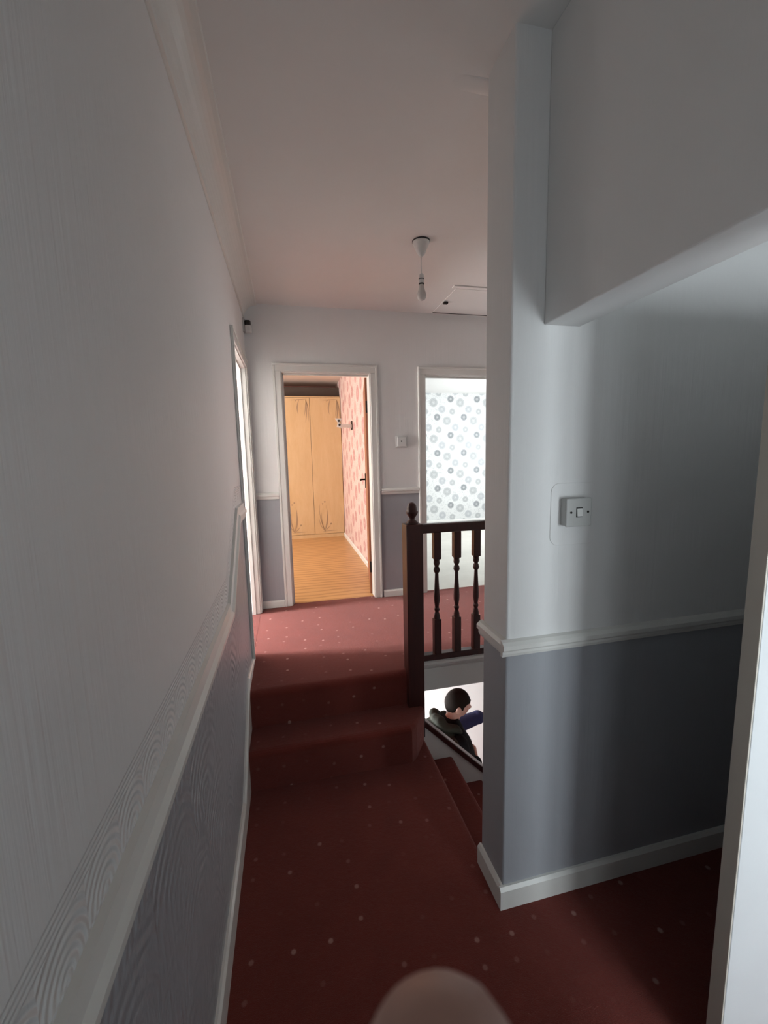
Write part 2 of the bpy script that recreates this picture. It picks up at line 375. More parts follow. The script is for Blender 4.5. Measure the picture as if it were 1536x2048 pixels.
window('window_4', 'x', XL-.05, 3.22, 4.02, ZG+.12, -.33, 'tall glazed front door panel in the ground floor hall')

# ------------------------------------------------------------------ trims
def cove():
    bm = bmesh.new()
    a = arc(XL+.105, ZC-.105, .105, 180, 90, 8)
    prism(bm, [(XL, ZC-.105)]+[(XL+.105-(p[0]-XL-.0)*0+0, 0) for p in []]+[(XL+.004, ZC-.105)]+[(XL+.105*(1-math.cos(math.radians(t)))+.004, ZC-.105*(1-math.sin(math.radians(t)))-.0) for t in (0,)]+[(XL+.012+.09*(1-math.cos(math.radians(t))), ZC-.012-.09*(1-math.sin(math.radians(t)))) for t in range(0, 91, 10)]+[(XL+.105, ZC-.006), (XL+.105, ZC), (XL, ZC)], 'y', YB, YE)
    return obj('trim_1', bm, 'gloss')
struct(cove(), 'white plaster coving between left wall and ceiling', 'coving')
# shallow plaster roll where the ceiling meets the back of the stairwell wall
bm = bmesh.new(); rows = []
for k in range(9):
    t_ = k/8; xx = NX-.12+.18*t_; h_ = .0005+.008*min(1, t_*1.5)**1.5; yc = NY1+.035+.0*t_
    rows.append([bm.verts.new((xx, yc-.03*math.cos(math.radians(a_)), ZC+.001-h_*math.sin(math.radians(a_)))) for a_ in range(0, 181, 20)])
for A, B in zip(rows, rows[1:]):
    for q_ in range(len(A)-1): bm.faces.new((A[q_], A[q_+1], B[q_+1], B[q_]))
    bm.faces.new((A[-1], A[0], B[0], B[-1]))
bm.faces.new(rows[0]); bm.faces.new(rows[-1][::-1])
struct(obj('trim_2', bm, 'ceiling', smooth=True), 'rounded plaster roll on the ceiling at the wall end', 'coving')

def dado_prof(s, base, wall, out):   # profile (across, z)
    return [(wall, base), (wall+s*out*.5, base), (wall+s*out*.65, base+.010), (wall+s*out*.65, base+.018), (wall+s*out, base+.026), (wall+s*out, base+.040), (wall+s*out*.55, base+.050), (wall, base+.055)]
# left dado: level, climbing, level
bm = bmesh.new()
path = [(YB, .955), (1.77, .955), (2.23, 1.302), (DL0-.07, 1.302)]
rows = [[bm.verts.new((x, y, z)) for x, z in [(XL, b-.012), (XL+.014, b-.012), (XL+.018, b), (XL+.018, b+.012), (XL+.026, b+.020), (XL+.026, b+.034), (XL+.016, b+.046), (XL+.012, b+.076), (XL, b+.080)]] for y, b in path]
for A, B in zip(rows, rows[1:]):
    n = len(A)
    for i in range(n): bm.faces.new((A[i], A[(i+1) % n], B[(i+1) % n], B[i]))
bm.faces.new(rows[0]); bm.faces.new(rows[-1][::-1])
struct(obj('trim_3', bm, 'gloss'), 'moulded white dado rail on the left wall, climbing at the steps', 'dado rail')
# end wall dado pieces
for i, (a, b) in enumerate(((XL, D1a-.06), (D1b+.07, D2a-.06), (D2b+.06, XR))):
    bm = bmesh.new(); prism(bm, dado_prof(-1, 1.305, YE, .02), 'x', a, b)
    struct(obj(f'trim_{4+i}', bm, 'gloss'), ['short white dado rail left of the bedroom doorway', 'white dado rail between the two doorways', 'white dado rail right of the back room doorway'][i], 'dado rail')
# stairwell wall dado: front, return round the end
bm = bmesh.new(); prism(bm, dado_prof(-1, .958, NY0, .022), 'x', NX-.022, 1.85); prism(bm, dado_prof(-1, .958, NX, .022), 'y', NY0+.0005, NY1+.01)
struct(obj('trim_7', bm, 'gloss'), 'white dado rail wrapping the wall end under the light switch', 'dado rail')
# baseboards
def bb_prof(s, wall, z, h, t=.016): return [(wall, z), (wall+s*t, z), (wall+s*t, z+h-.012), (wall+s*t*.5, z+h), (wall, z+h)]
bm = bmesh.new()
strip = [(YB, 0, .105), (1.78, 0, .105), (1.963, 0, .248), (1.966, .0, .25), (2.16, .1, .40), (2.23, .3, .455), (2.55, .38, .412), (2.60, .38, ZL)]
rows = [[bm.verts.new(p) for p in ((XL-.002, y, a), (XL+.016, y, a), (XL+.016, y, b-.006), (XL+.008, y, b), (XL-.002, y, b))] for y, a, b in strip]
for A, B in zip(rows, rows[1:]):
    for i in range(5): bm.faces.new((A[i], A[(i+1) % 5], B[(i+1) % 5], B[i]))
bm.faces.new(rows[0]); bm.faces.new(rows[-1][::-1])
struct(obj('baseboard_left', bm, 'gloss'), 'white skirting on the left wall rising with the steps', 'skirting')
bm = bmesh.new(); prism(bm, bb_prof(-1, NY0, 0, .085), 'x', NX-.016, 1.85); prism(bm, bb_prof(-1, NX, 0, .085), 'y', NY0+.0005, NY1+.002)
struct(obj('baseboard_stairwell', bm, 'gloss'), 'white skirting wrapping the wall end beside the stairs', 'skirting')
for nm, a, b, lb in (('baseboard_end', D1b+.07, D2a-.06, 'white skirting between the two landing doorways'), ('baseboard_end_left', XL, D1a-.06, 'short white skirting left of the bedroom doorway'), ('baseboard_end_right', D2b+.06, XR, 'white skirting right of the back room doorway')):
    bm = bmesh.new(); prism(bm, bb_prof(-1, YE, ZL, .06), 'x', a, b); struct(obj(nm, bm, 'gloss'), lb, 'skirting')
bm = bmesh.new(); prism(bm, bb_prof(-1, .833, ZL, .055), 'y', 3.57, 6.47); struct(obj('baseboard_bedroom', bm, 'gloss'), 'white skirting under the pink wallpaper', 'skirting')
bm = bmesh.new(); prism(bm, bb_prof(-1, 7.1, ZL, .06), 'x', .93, 4.2); struct(obj('baseboard_back_room', bm, 'gloss'), 'white skirting under the grey disc wallpaper', 'skirting')

def door_frame(name, a0, a1, axis, label):
    """lining, stop beads and moulded architrave round an opening"""
    e = thing(name, label, 'door frame', ((a0+a1)/2, YE, ZL) if axis == 'x' else (XL, (a0+a1)/2, ZL), kind='structure')
    aw, ap = .058, .018
    def L(boxes, nm, bev=.003):
        bs = []
        for (p0, p1, d0, d1, z0, z1) in boxes:      # d = depth behind wall face (+ into the wall)
            bs.append((p0, p1, YE+d0, YE+d1, z0, z1) if axis == 'x' else (XL-d1, XL-d0, p0, p1, z0, z1))
        return bxs(nm, bs, 'gloss', e, bevel=bev)
    t = .012
    L([(a0, a0+t, -.002, .102, ZL, DH)], 'jamb_lining'); L([(a1-t, a1, -.002, .102, ZL, DH)], 'jamb_lining'); L([(a0+t, a1-t, -.002, .102, DH-t, DH)], 'head_lining')
    L([(a0+t, a0+t+.012, .03, .06, ZL, DH-t)], 'stop_bead'); (None if name == 'door_1' else L([(a1-t-.012, a1-t, .03, .06, ZL, DH-t)], 'stop_bead')); L([(a0+t, a1-t, .03, .06, DH-t-.012, DH-t)], 'stop_bead')
    for s, p in ((-1, a0), (1, a1)):
        o = L([tuple(sorted((p-s*.004, p+s*aw)))+(-ap*.7, 0, ZL, DH-.004)], 'architrave')
        L([tuple(sorted((p+s*(aw-.018), p+s*aw)))+(-ap, -ap*.7+.001, ZL, DH+aw-.018)], 'architrave_bead')
    L([(a0-aw, a1+aw, -ap*.7, 0, DH-.004, DH+aw)], 'architrave'); L([(a0-aw, a1+aw, -ap, -ap*.7+.001, DH+aw-.018, DH+aw)], 'architrave_bead')
    return e
door_frame('door_1', D1a, D1b, 'x', 'white door frame of the wardrobe bedroom doorway')
door_frame('door_2', D2a, D2b, 'x', 'white door frame of the disc wallpaper room doorway')
door_frame('door_3', DL0, DL1, 'y', 'white door frame at the far end of the left wall')
# door of the side room, swung inwards from the near jamb
e = thing('door_4', 'white door swung open into the side room on the left', 'door', (XL-.45, DL0+.03, ZL), kind='structure')
bxs('leaf', [(XL-.82, XL-.105, DL0+.014, DL0+.05, ZL+.005, DH-.014)], 'gloss', e, bevel=.003)
bm = bmesh.new(); tube(bm, [(XL-.76, DL0+.05, 1.4), (XL-.76, DL0+.09, 1.4), (XL-.75, DL0+.095, 1.4), (XL-.66, DL0+.095, 1.4)], .008); obj('handle', bm, 'dark_metal', e, smooth=True)
struct(bxs('floor_side_room', [(-3.2, XL-.1, 1.2, YE, .25, ZL)], 'carpet'), 'red carpet of the side room behind the left wall', 'floor')
struct(bxs('ceiling_side_room', [(-3.3, XL-.1, 1.1, 3.57, ZC, ZC+.1)], 'ceiling'), 'white ceiling of the side room', 'ceiling')
struct(bxs('wall_side_room_near', [(-3.3, XL-.1, 1.1, 1.2, ZL, ZC)], 'wall'), 'near wall of the side room', 'wall')
wall_with_hole('wall_side_room_window', 'x', -3.3, -3.2, 1.1, 3.57, ZL, ZC, 2.93, 3.45, 1.05, 2.45, 'wall', 'side room wall with its window')
window('window_5', 'x', -3.23, 2.93, 3.45, 1.05, 2.45, 'white framed side room window')

# landing edge fascia over the stairs
bm = bmesh.new()
prism(bm, [(2.21, .25), (2.19, .25), (2.19, .385), (2.182, .392), (2.176, .405), (2.166, .412), (2.160, .425), (2.160, .438), (2.166, .447), (2.235, .447), (2.235, ZL), (2.21, ZL)], 'x', .699, XR)
struct(obj('trim_8', bm, 'gloss'), 'white moulded fascia board under the balustrade', 'fascia')

# ------------------------------------------------------------------ stairs down
st = thing('staircase', 'red carpeted stairs going down beside the landing', 'stairs', (.69, 1.79, ZG), kind='structure')
for i in range(1, 10):
    bm = bmesh.new(); z = -.2*i; x0 = .672+.2*(i-1); x1 = .672+.2*i
    prism(bm, [(x0, z-.2), (x0, z)]+arc(x1-.0, z-.022, .022, 90, -60, 5)+[(x1, z-.06), (x1, z-.2)], 'y', NY1+.001, 2.185)
    o = obj('tread', bm, 'carpet', st)
bm = bmesh.new()   # closed string on the open side, 45 degrees
prism(bm, [(.70, .045), (2.75, -2.0), (2.35, -2.0), (.70, -.35)], 'y', 2.185, 2.215); obj('string_board', bm, 'gloss', st)
bm = bmesh.new(); prism(bm, [(.70, .085), (2.79, -2.0), (2.745, -2.0), (.70, .04)], 'y', 2.172, 2.228)
obj('string_capping', bm, 'mahogany', st, bevel=.006)

# ------------------------------------------------------------------ balustrade
ba = thing('balustrade', 'dark mahogany landing balustrade with turned spindles and acorn newel post', 'balustrade', (.6525, 2.175, 0))
nw = bxs('newel_post', [(.605, .70, 2.128, 2.222, 0, 1.255)], 'mahogany', ba, bevel=.004)
bm = bmesh.new()
lathe(bm, [(.034, 0), (.034, .006), (.028, .014), (.016, .022), (.0145, .030), (.019, .038), (.029, .052), (.034, .064), (.034, .070), (.0285, .073), (.028, .085), (.024, .102), (.016, .114), (.006, .119)], (.6525, 2.175, 1.254), 24)
f = obj('finial', bm, 'mahogany', None, smooth=True); f.parent = nw; f.matrix_parent_inverse = Matrix.Translation(ba.location).inverted()
f.matrix_parent_inverse = Matrix.Identity(4) if False else (nw.matrix_parent_inverse.copy())
f.matrix_parent_inverse = Matrix.Identity(4)
bxs('top_rail', [(.70, XR, 2.150, 2.200, 1.198, 1.249)], 'mahogany', ba, bevel=.008)
bxs('bottom_rail', [(.70, XR, 2.152, 2.198, .452, .488)], 'mahogany', ba, bevel=.005)
def baluster_mesh():
    bm = bmesh.new(); h = .021
    v = box(bm, -h, h, -h, h, 1.045-.85, 1.20-.85); box(bm, -h, h, -h, h, .485-.85, .695-.85)
    bmesh.ops.bevel(bm, geom=bm.edges[:], offset=.003, segments=1, affect='EDGES')
    pr = [(.019, .690), (.017, .705), (.0165, .715), (.011, .735), (.015, .745), (.016, .752), (.011, .762), (.0125, .775), (.0165, .80), (.017, .825), (.0155, .85), (.0125, .90), (.0105, .945), (.010, .962), (.0165, .972), (.018, .982), (.015, .995), (.0105, 1.003), (.016, 1.013), (.0175, 1.024), (.016, 1.034), (.019, 1.05)]
    lathe(bm, [(r, z-.85) for r, z in pr], (0, 0, 0), 16)
    bmesh.ops.recalc_face_normals(bm, faces=bm.faces)
    me = bpy.data.meshes.new('baluster'); bm.to_mesh(me); bm.free(); me.materials.append(M['mahogany']); return me
bmx = baluster_mesh()
x = .793
while x < XR-.05:
    o = bpy.data.objects.new('baluster', bmx); COL.objects.link(o); o.parent = ba; o.matrix_parent_inverse = Matrix.Translation(ba.location).inverted(); o.location = (x, 2.175, .85); x += .1205

# ------------------------------------------------------------------ ceiling pendant and hatch
px, py = .782, 2.36
pd = thing('pendant_light', 'bare pearl bulb hanging from a white ceiling rose', 'ceiling lamp', (px, py, 2.49))
bm = bmesh.new(); lathe(bm, [(.047, ZC), (.047, ZC-.012), (.043, ZC-.018), (.022, ZC-.066), (.016, ZC-.074), (.008, ZC-.082)], (px, py, 0), 24); obj('ceiling_rose', bm, 'plastic', pd, smooth=False)
bm = bmesh.new(); lathe(bm, [(.0495, ZC), (.0495, ZC-.006)], (px, py, 0), 24); obj('rose_gasket', bm, 'black', pd)
bm = bmesh.new(); tube(bm, [(px, py, ZC-.08), (px-.001, py, 2.68), (px+.001, py, 2.625)], .003); obj('cord', bm, 'plastic', pd)
bm = bmesh.new(); lathe(bm, [(.008, 2.63), (.013, 2.625), (.0155, 2.61), (.0155, 2.602)], (px, py, 0), 18); lh = obj('lamp_holder', bm, 'plastic', pd, smooth=False)
bm = bmesh.new(); lathe(bm, [(.0158, 2.604), (.0158, 2.598)], (px, py, 0), 18); obj('holder_gap', bm, 'black', pd)
bm = bmesh.new(); lathe(bm, [(.0162, 2.599), (.0162, 2.579)], (px, py, 0), 18); obj('holder_skirt', bm, 'plastic', pd)
bm = bmesh.new(); lathe(bm, [(.0158, 2.580), (.0158, 2.572)], (px, py, 0), 18); obj('bulb_cap', bm, 'dark_metal', pd)
bm = bmesh.new(); lathe(bm, [(.013, 2.574), (.0145, 2.562), (.018, 2.545), (.0235, 2.527), (.0255, 2.515), (.024, 2.503), (.018, 2.494), (.008, 2.489)], (px, py, 0), 20); obj('bulb', bm, 'bulb', pd, smooth=True)

hx0, hx1, hy0, hy1 = 1.235, 1.80, 2.925, 3.450
hh = thing('loft_hatch', 'square white loft hatch set into the landing ceiling', 'hatch', ((hx0+hx1)/2, (hy0+hy1)/2, ZC-.02))
bxs('hatch_panel', [(hx0-.004, hx1-.014, hy0+.014, hy1-.022, ZC-.004, ZC+.001)], 'ceiling', hh)
bxs('hatch_gap', [(hx0, hx1, hy0, hy1, ZC-.0025, ZC+.0005)], 'black', hh)
bxs('hatch_frame', [(hx0-.04, hx1+.04, hy0-.04, hy0, ZC-.009, ZC)], 'ceiling', hh, bevel=.002)
bxs('hatch_frame', [(hx1, hx1+.04, hy0, hy1, ZC-.009, ZC)], 'ceiling', hh, bevel=.002)
bxs('latch', [(hx0-.004, hx0+.03, 3.17, 3.20, ZC-.022, ZC-.008)], 'dark_metal', hh, bevel=.003)

# ------------------------------------------------------------------ small wall fittings
sw = thing('light_switch', 'square white rocker light switch on the stairwell wall', 'light switch', (.905, NY0, 1.385))
bxs('pattress_box', [(.862, .950, NY0-.030, NY0, 1.386, 1.474)], 'plastic_dim', sw, bevel=.003)
pl = bxs('switch_plate', [(.860, .952, NY0-.037, NY0-.029, 1.384, 1.476)], 'plastic_dim', sw, bevel=.003)
bm = bmesh.new(); prism(bm, [(NY0-.0365, 1.417), (NY0-.042, 1.418), (NY0-.0385, 1.443), (NY0-.0365, 1.444)], 'x', .897, .916); obj('rocker', bm, 'plastic', sw)
bxs('rocker_gap', [(.8945, .9175, NY0-.0376, NY0-.036, 1.4145, 1.4465)], 'black', sw)
for xx in (.876, .938):
    bm = bmesh.new(); tube(bm, [(xx, NY0-.036, 1.431), (xx, NY0-.0385, 1.431)], .0038, 10); obj('screw', bm, 'dark_metal', sw)
bm = bmesh.new()
def rr(x0, x1, z0, z1, r): return arc(x1-r, z0+r, r, -90, 0)+arc(x1-r, z1-r, r, 0, 90)+arc(x0+r, z1-r, r, 90, 180)+arc(x0+r, z0+r, r, 180, 270)
prism(bm, rr(.826, .998, 1.318, 1.524, .03), 'y', NY0-.0025, NY0+.001)
struct(obj('trim_9', bm, 'wall', bevel=.001, seg=1), 'rounded plain plaster patch round the light switch', 'plaster patch')

tp = thing('thermostat', 'small white square thermostat between the two doorways', 'thermostat', (.955, YE, 1.70))
bxs('back_plate', [(.905, 1.005, YE-.012, YE, 1.70, 1.80)], 'plastic', tp, bevel=.002)
bxs('cover', [(.915, .995, YE-.020, YE-.011, 1.71, 1.79)], 'plastic', tp, bevel=.005)
bm = bmesh.new(); prism(bm, [(.95+.006*math.cos(a*math.pi/8), 1.752+.006*math.sin(a*math.pi/8)) for a in range(16)], 'y', YE-.023, YE-.019); obj('dial', bm, 'dark_metal', tp)

al = thing('motion_sensor', 'small white motion sensor high in the far left corner', 'sensor', (XL+.05, YE-.04, 2.57))
bxs('mount', [(XL, XL+.012, YE-.075, YE-.02, 2.575, 2.675)], 'plastic_dim', al, bevel=.002)
bxs('sensor_body', [(XL+.012, XL+.062, YE-.075, YE-.022, 2.57, 2.625)], 'plastic', al, bevel=.012, seg=3)
bxs('sensor_lens', [(XL+.012, XL+.058, YE-.073, YE-.024, 2.62, 2.66)], 'dark_metal', al, bevel=.012, seg=3)

# ------------------------------------------------------------------ white door opened beside the lobby
dr = thing('door_5', 'white door standing open on the right with cream edge', 'door', (1.38, .69, 0), kind='structure')
bxs('leaf', [(1.004, 1.845, .670, .709, .008, 1.98)], 'door_paint', dr, bevel=.002)
bxs('leaf_edge', [(1.000, 1.005, .6715, .7075, .009, 1.979)], 'door_edge', dr, bevel=.001)
bm = bmesh.new(); tube(bm, [(1.68, .67, 1.0), (1.68, .62, 1.0), (1.67, .615, 1.0), (1.57, .615, 1.0)], .008); obj('handle', bm, 'dark_metal', dr, smooth=True)
bxs('handle_plate', [(1.66, 1.70, .663, .671, .92, 1.08)], 'dark_metal', dr, bevel=.002)

# ------------------------------------------------------------------ bedroom: brown door, wardrobe, bracket
dd = Vector((math.sin(math.radians(9.2)), math.cos(math.radians(9.2)), 0)); dn = Vector((dd.y, -dd.x, 0))
hg = Vector((.671, 3.577, 0))
bd = thing('door_6', 'brown wooden bedroom door swung open against the pink wall', 'door', (hg.x, hg.y, ZL), kind='structure')
def slab(name, s0, s1, n0, n1, z0, z1, mat, bev=.002):
    bm = bmesh.new(); P = [hg+dd*s0+dn*n0, hg+dd*s1+dn*n0, hg+dd*s1+dn*n1, hg+dd*s0+dn*n1]
    prism(bm, [(p.x, p.y) for p in P], 'z', z0, z1); return obj(name, bm, mat, bd, bevel=bev)
slab('leaf', 0, .72, 0, .032, ZL+.006, 2.29, 'door_wood')
for zz in (.60, 2.0): slab('hinge', -.005, .002, .003, .022, zz, zz+.10, 'dark_metal', .001)
slab('handle_plate', .63, .67, -.008, .001, 1.31, 1.46, 'dark_metal', .001)
bm = bmesh.new(); a = hg+dd*.65+Vector((0, 0, 1.40)); tube(bm, [a, a-dn*.05, a-dn*.052-dd*.02, a-dn*.052-dd*.11], .009); obj('handle', bm, 'dark_metal', bd, smooth=True)

wr = thing('wardrobe', 'tall birch wardrobe with printed grass motifs filling the bedroom wall', 'wardrobe', (0, 6.78, ZL))
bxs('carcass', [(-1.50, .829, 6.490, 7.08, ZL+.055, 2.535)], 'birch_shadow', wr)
bxs('plinth', [(-1.50, .829, 6.475, 7.05, ZL, ZL+.055)], 'birch', wr)
bxs('top_panel', [(-1.50, .829, 6.475, 7.08, 2.535, 2.548)], 'birch', wr)
bxs('gap_shade_board', [(-1.50, .829, 6.60, 6.62, 2.548, 2.70)], 'birch_shadow', wr)  # added dark board, stands in for the shade between wardrobe and ceiling
def leafstrip(bm, p0, p1, bend, w, y):
    p0 = Vector(p0); p1 = Vector(p1); d = (p1-p0); nrm = Vector((-d.y, d.x)).normalized(); L = []; Rr = []
    for i in range(9):
        t = i/8; c = p0+d*t+nrm*bend*math.sin(math.pi*t*.8); ww = w*math.sin(math.pi*(t*.9+.08))
        L.append(bm.verts.new((c.x-nrm.x*ww, y, c.y-nrm.y*ww))); Rr.append(bm.verts.new((c.x+nrm.x*ww, y, c.y+nrm.y*ww)))
    for i in range(8): bm.faces.new((L[i], Rr[i], Rr[i+1], L[i+1]))
for k in range(5):
    x1 = .826-.4625*k; x0 = x1-.4575
    d = bxs('door_panel', [(x0, x1, 6.468, 6.488, ZL+.06, 2.53)], 'birch', wr, bevel=.0015)
    bm = bmesh.new(); yy = 6.4672
    cx, cz = x0+.15, ZL+.10
    for (dx, dz, bend, ww) in ((-.02, .30, .03, .006), (.01, .40, -.04, .008), (.035, .27, -.03, .007), (-.06, .20, .03, .006), (.09, .10, -.01, .005), (-.03, .44, .05, .004)):
        leafstrip(bm, (cx, cz), (cx+dx, cz+dz), bend, ww, yy)
    leafstrip(bm, (cx-.03, cz-.004), (cx+.21, cz+.004), 0, .004, yy)
    for (fx, fz, fr) in ((.10, .11, .018), (.015, .46, .016), (-.02, .43, .012)):
        for a_ in range(5): leafstrip(bm, (cx+fx, cz+fz), (cx+fx+fr*math.cos(a_*1.257), cz+fz+fr*math.sin(a_*1.257)), .002, .005, yy)
    tx, tz = x1-.05, 2.50
    for (dx, dz, bend, ww) in ((-.03, -.34, .02, .008), (-.10, -.22, -.03, .009), (-.04, -.25, .01, .006), (.03, -.18, .01, .005), (-.14, -.05, -.03, .006), (.02, -.33, .02, .005)):
        leafstrip(bm, (tx-.1 if dx < -.05 else tx, tz), (tx+dx, tz+dz), bend, ww, yy)
    leafstrip(bm, (tx-.22, tz-.01), (tx+.02, tz+.005), .004, .004, yy)
    m = obj('grass_motif', bm, 'birch_dark', None); m.parent = d; m.matrix_parent_inverse = Matrix.Identity(4); m['kind'] = 'stuff'

tb = thing('wall_bracket', 'white television bracket on the pink wall beside the wardrobe', 'bracket', (.833, 5.42, 2.04))
bxs('wall_plate', [(.823, .833, 5.36, 5.46, 1.98, 2.09)], 'black', tb, bevel=.003)
bm = bmesh.new(); prism(bm, [(.825, 5.36), (.825, 5.42), (.70, 5.37), (.655, 5.36), (.655, 5.31)], 'z', 2.005, 2.045); obj('arm', bm, 'plastic', tb, bevel=.003)
bm = bmesh.new(); prism(bm, [(.605, 2.115), (.695, 2.115), (.665, 2.065), (.70, 2.010), (.625, 2.010), (.640, 2.065)], 'y', 5.30, 5.312); obj('head_plate', bm, 'plastic', tb)
bm = bmesh.new(); tube(bm, [(.652, 5.30, 2.085), (.652, 5.285, 2.085)], .014, 10); obj('bolt', bm, 'black', tb); bm = bmesh.new(); tube(bm, [(.660, 5.30, 2.035), (.660, 5.285, 2.035)], .014, 10); obj('bolt', bm, 'black', tb)

# ------------------------------------------------------------------ the man in the hall below
def ball(bm, c, r, sc=(1, 1, 1), rot=None, seg=16):
    m = Matrix.Translation(c) @ (rot if rot else Matrix.Identity(4)) @ Matrix.Diagonal((r*sc[0], r*sc[1], r*sc[2], 1))
    bmesh.ops.create_uvsphere(bm, u_segments=seg, v_segments=seg//2+2, radius=1.0, matrix=m)
def limb(bm, chain, seg=14):
    for (p, r) in chain: ball(bm, Vector(p), r, seg=seg)
    for (p, r), (q, s_) in zip(chain, chain[1:]): tube(bm, [p, q], [r, s_], seg)
def trunk(bm, rings, seg=24):
    """closed loft of ellipses: (centre, half depth, half width)"""
    R = []
    for (c, a, b) in rings:
        R.append([bm.verts.new((c[0]+a*math.cos(2*math.pi*k/seg), c[1]+b*math.sin(2*math.pi*k/seg), c[2])) for k in range(seg)])
    for A, B in zip(R, R[1:]):
        for k in range(seg): bm.faces.new((A[k], A[(k+1) % seg], B[(k+1) % seg], B[k]))
    bm.faces.new(R[0][::-1]); bm.faces.new(R[-1])
def fuse(name, bm, voxel, smooth_it=4):
    """melt overlapping volumes into one continuous skin"""
    bmesh.ops.recalc_face_normals(bm, faces=bm.faces)
    me = bpy.data.meshes.new(name); bm.to_mesh(me); bm.free()
    o = bpy.data.objects.new(name+'_tmp', me); COL.objects.link(o)
    r = o.modifiers.new('r', 'REMESH'); r.mode = 'VOXEL'; r.voxel_size = voxel
    if smooth_it:
        k = o.modifiers.new('s', 'SMOOTH'); k.factor = .5; k.iterations = smooth_it
    dg = bpy.context.evaluated_depsgraph_get(); dg.update()
    out = bpy.data.meshes.new_from_object(o.evaluated_get(dg))
    bpy.data.objects.remove(o); bpy.data.meshes.remove(me); out.name = name
    return out
def fingers(bm, wrist, fw, side, nrm, scale=1.0, curl=.6, seg=10):
    """palm, four unequal bent fingers and a thumb leaving the side of the palm"""
    fw = Vector(fw).normalized(); side = Vector(side).normalized(); nrm = Vector(nrm).normalized(); w_ = Vector(wrist)
    kn = []
    for i, (o_, L) in enumerate(((-.030, .072), (-.010, .080), (.010, .075), (.029, .060))):
        k0 = w_+(fw*.088+side*o_)*scale
        limb(bm, [(w_+(fw*.012+side*o_*.6)*scale, .013*scale), (k0, .0115*scale)], seg)
        a1 = curl*.6; a2 = curl*1.5; a3 = curl*2.1
        p1 = k0+(fw*math.cos(a1)+nrm*math.sin(a1))*L*.45*scale
        p2 = p1+(fw*math.cos(a2)+nrm*math.sin(a2))*L*.32*scale
        p3 = p2+(fw*math.cos(a3)+nrm*math.sin(a3))*L*.23*scale
        limb(bm, [(k0, .0105*scale), (p1, .0092*scale), (p2, .0083*scale), (p3, .0072*scale)], seg)
    t0 = w_+(fw*.022-side*.026)*scale; t1 = w_+(fw*.055-side*.055+nrm*.012)*scale; t2 = t1+(fw*.034-side*.008+nrm*.012)*scale
    limb(bm, [(t0, .015*scale), (t1, .0115*scale), (t2, .009*scale)], seg)

PO = Vector((1.105, 2.90, ZG)); pa = math.radians(12)
PM = Matrix.Translation(PO) @ Matrix.Rotation(pa, 4, 'Z')
man = thing('person', 'dark haired person in olive hooded jacket in the hall below, one blue sleeve held out', 'person', PO)
def pers(name, me, mat, parent=None):
    me.transform(PM); return link(name, me, mat, parent or man, smooth=True)
HC = Vector((.140, 0, 1.635)); HR = Matrix.Rotation(math.radians(-25), 4, 'Z') @ Matrix.Rotation(math.radians(10), 4, 'Y')       # head centre, tipped forward
def head_shape(p, grow=0.0):
    """unit sphere point -> head surface (x forward, y left, z up)"""
    x, y, z = p
    f = .100*x; l = .076*y; u = .120*z
    if z < 0: l *= 1-.28*z*z*1.2; f *= 1-.10*abs(z)
    if x < 0: f *= 1.04
    if x > .3:
        f += .010*math.exp(-((z+.72)/.22)**2)*math.exp(-(y/.45)**2)            # chin
        f += .026*math.exp(-((z+.12)/.16)**2)*math.exp(-(y/.16)**2)            # nose
        f += .006*math.exp(-((z-.28)/.12)**2)*math.exp(-(y/.6)**2)             # brow
        f -= .010*math.exp(-((z-.10)/.12)**2)*math.exp(-((abs(y)-.34)/.16)**2) # eye sockets
        f += .006*math.exp(-((z+.45)/.07)**2)*math.exp(-(y/.3)**2)             # lips
    v = Vector((f, l, u))
    return v*(1+grow) if grow else v
def sphere_grid(nu, nv, fn):
    bm = bmesh.new(); rows_ = []
    for j in range(1, nv):
        ph = math.pi*j/nv
        rows_.append([bm.verts.new(fn((math.sin(ph)*math.cos(2*math.pi*i/nu), math.sin(ph)*math.sin(2*math.pi*i/nu), math.cos(ph)))) for i in range(nu)])
    t_ = bm.verts.new(fn((0, 0, 1))); b_ = bm.verts.new(fn((0, 0, -1)))
    for A, B in zip(rows_, rows_[1:]):
        for i in range(nu): bm.faces.new((A[i], B[i], B[(i+1) % nu], A[(i+1) % nu]))
    for i in range(nu): bm.faces.new((t_, rows_[0][i], rows_[0][(i+1) % nu])); bm.faces.new((b_, rows_[-1][(i+1) % nu], rows_[-1][i]))
    return bm
HM = Matrix.Translation(HC) @ HR @ Matrix.Diagonal((.95, .95, .95, 1))
bm = sphere_grid(48, 36, lambda p: HM @ head_shape(p))
for s_ in (-1, 1):
    ball(bm, HM @ Vector((-.006, s_*.082, -.014)), 1, (.021, .012, .034), HR)      # ears
    ball(bm, HM @ Vector((-.010, s_*.074, -.030)), 1, (.010, .008, .012), HR)
limb(bm, [((.045, 0, 1.45), .062), ((.10, 0, 1.56), .056)])
trunk(bm, [((0, 0, .90), .10, .155), ((0, 0, .98), .105, .165), ((.0, 0, 1.10), .10, .15), ((.01, 0, 1.25), .11, .165), ((.02, 0, 1.38), .11, .18), ((.03, 0, 1.45), .085, .15), ((.04, 0, 1.49), .06, .07)])
ARM_R = [((.03, -.175, 1.425), .058), ((.06, -.25, 1.13), .046), ((.225, -.135, 1.195), .034)]
ARM_L = [((.03, .165, 1.38), .058), ((.27, .235, 1.255), .046), ((.53, .215, 1.275), .034)]
limb(bm, ARM_R); limb(bm, ARM_L)
fingers(bm, (.228, -.130, 1.197), (.38, .85, .28), (.05, -.3, .95), (-.95, .3, 0), 1.0, .95)
fingers(bm, (.545, .213, 1.277), (1, -.1, .15), (0, .2, -1), (-.1, -1, 0), .95, .35)
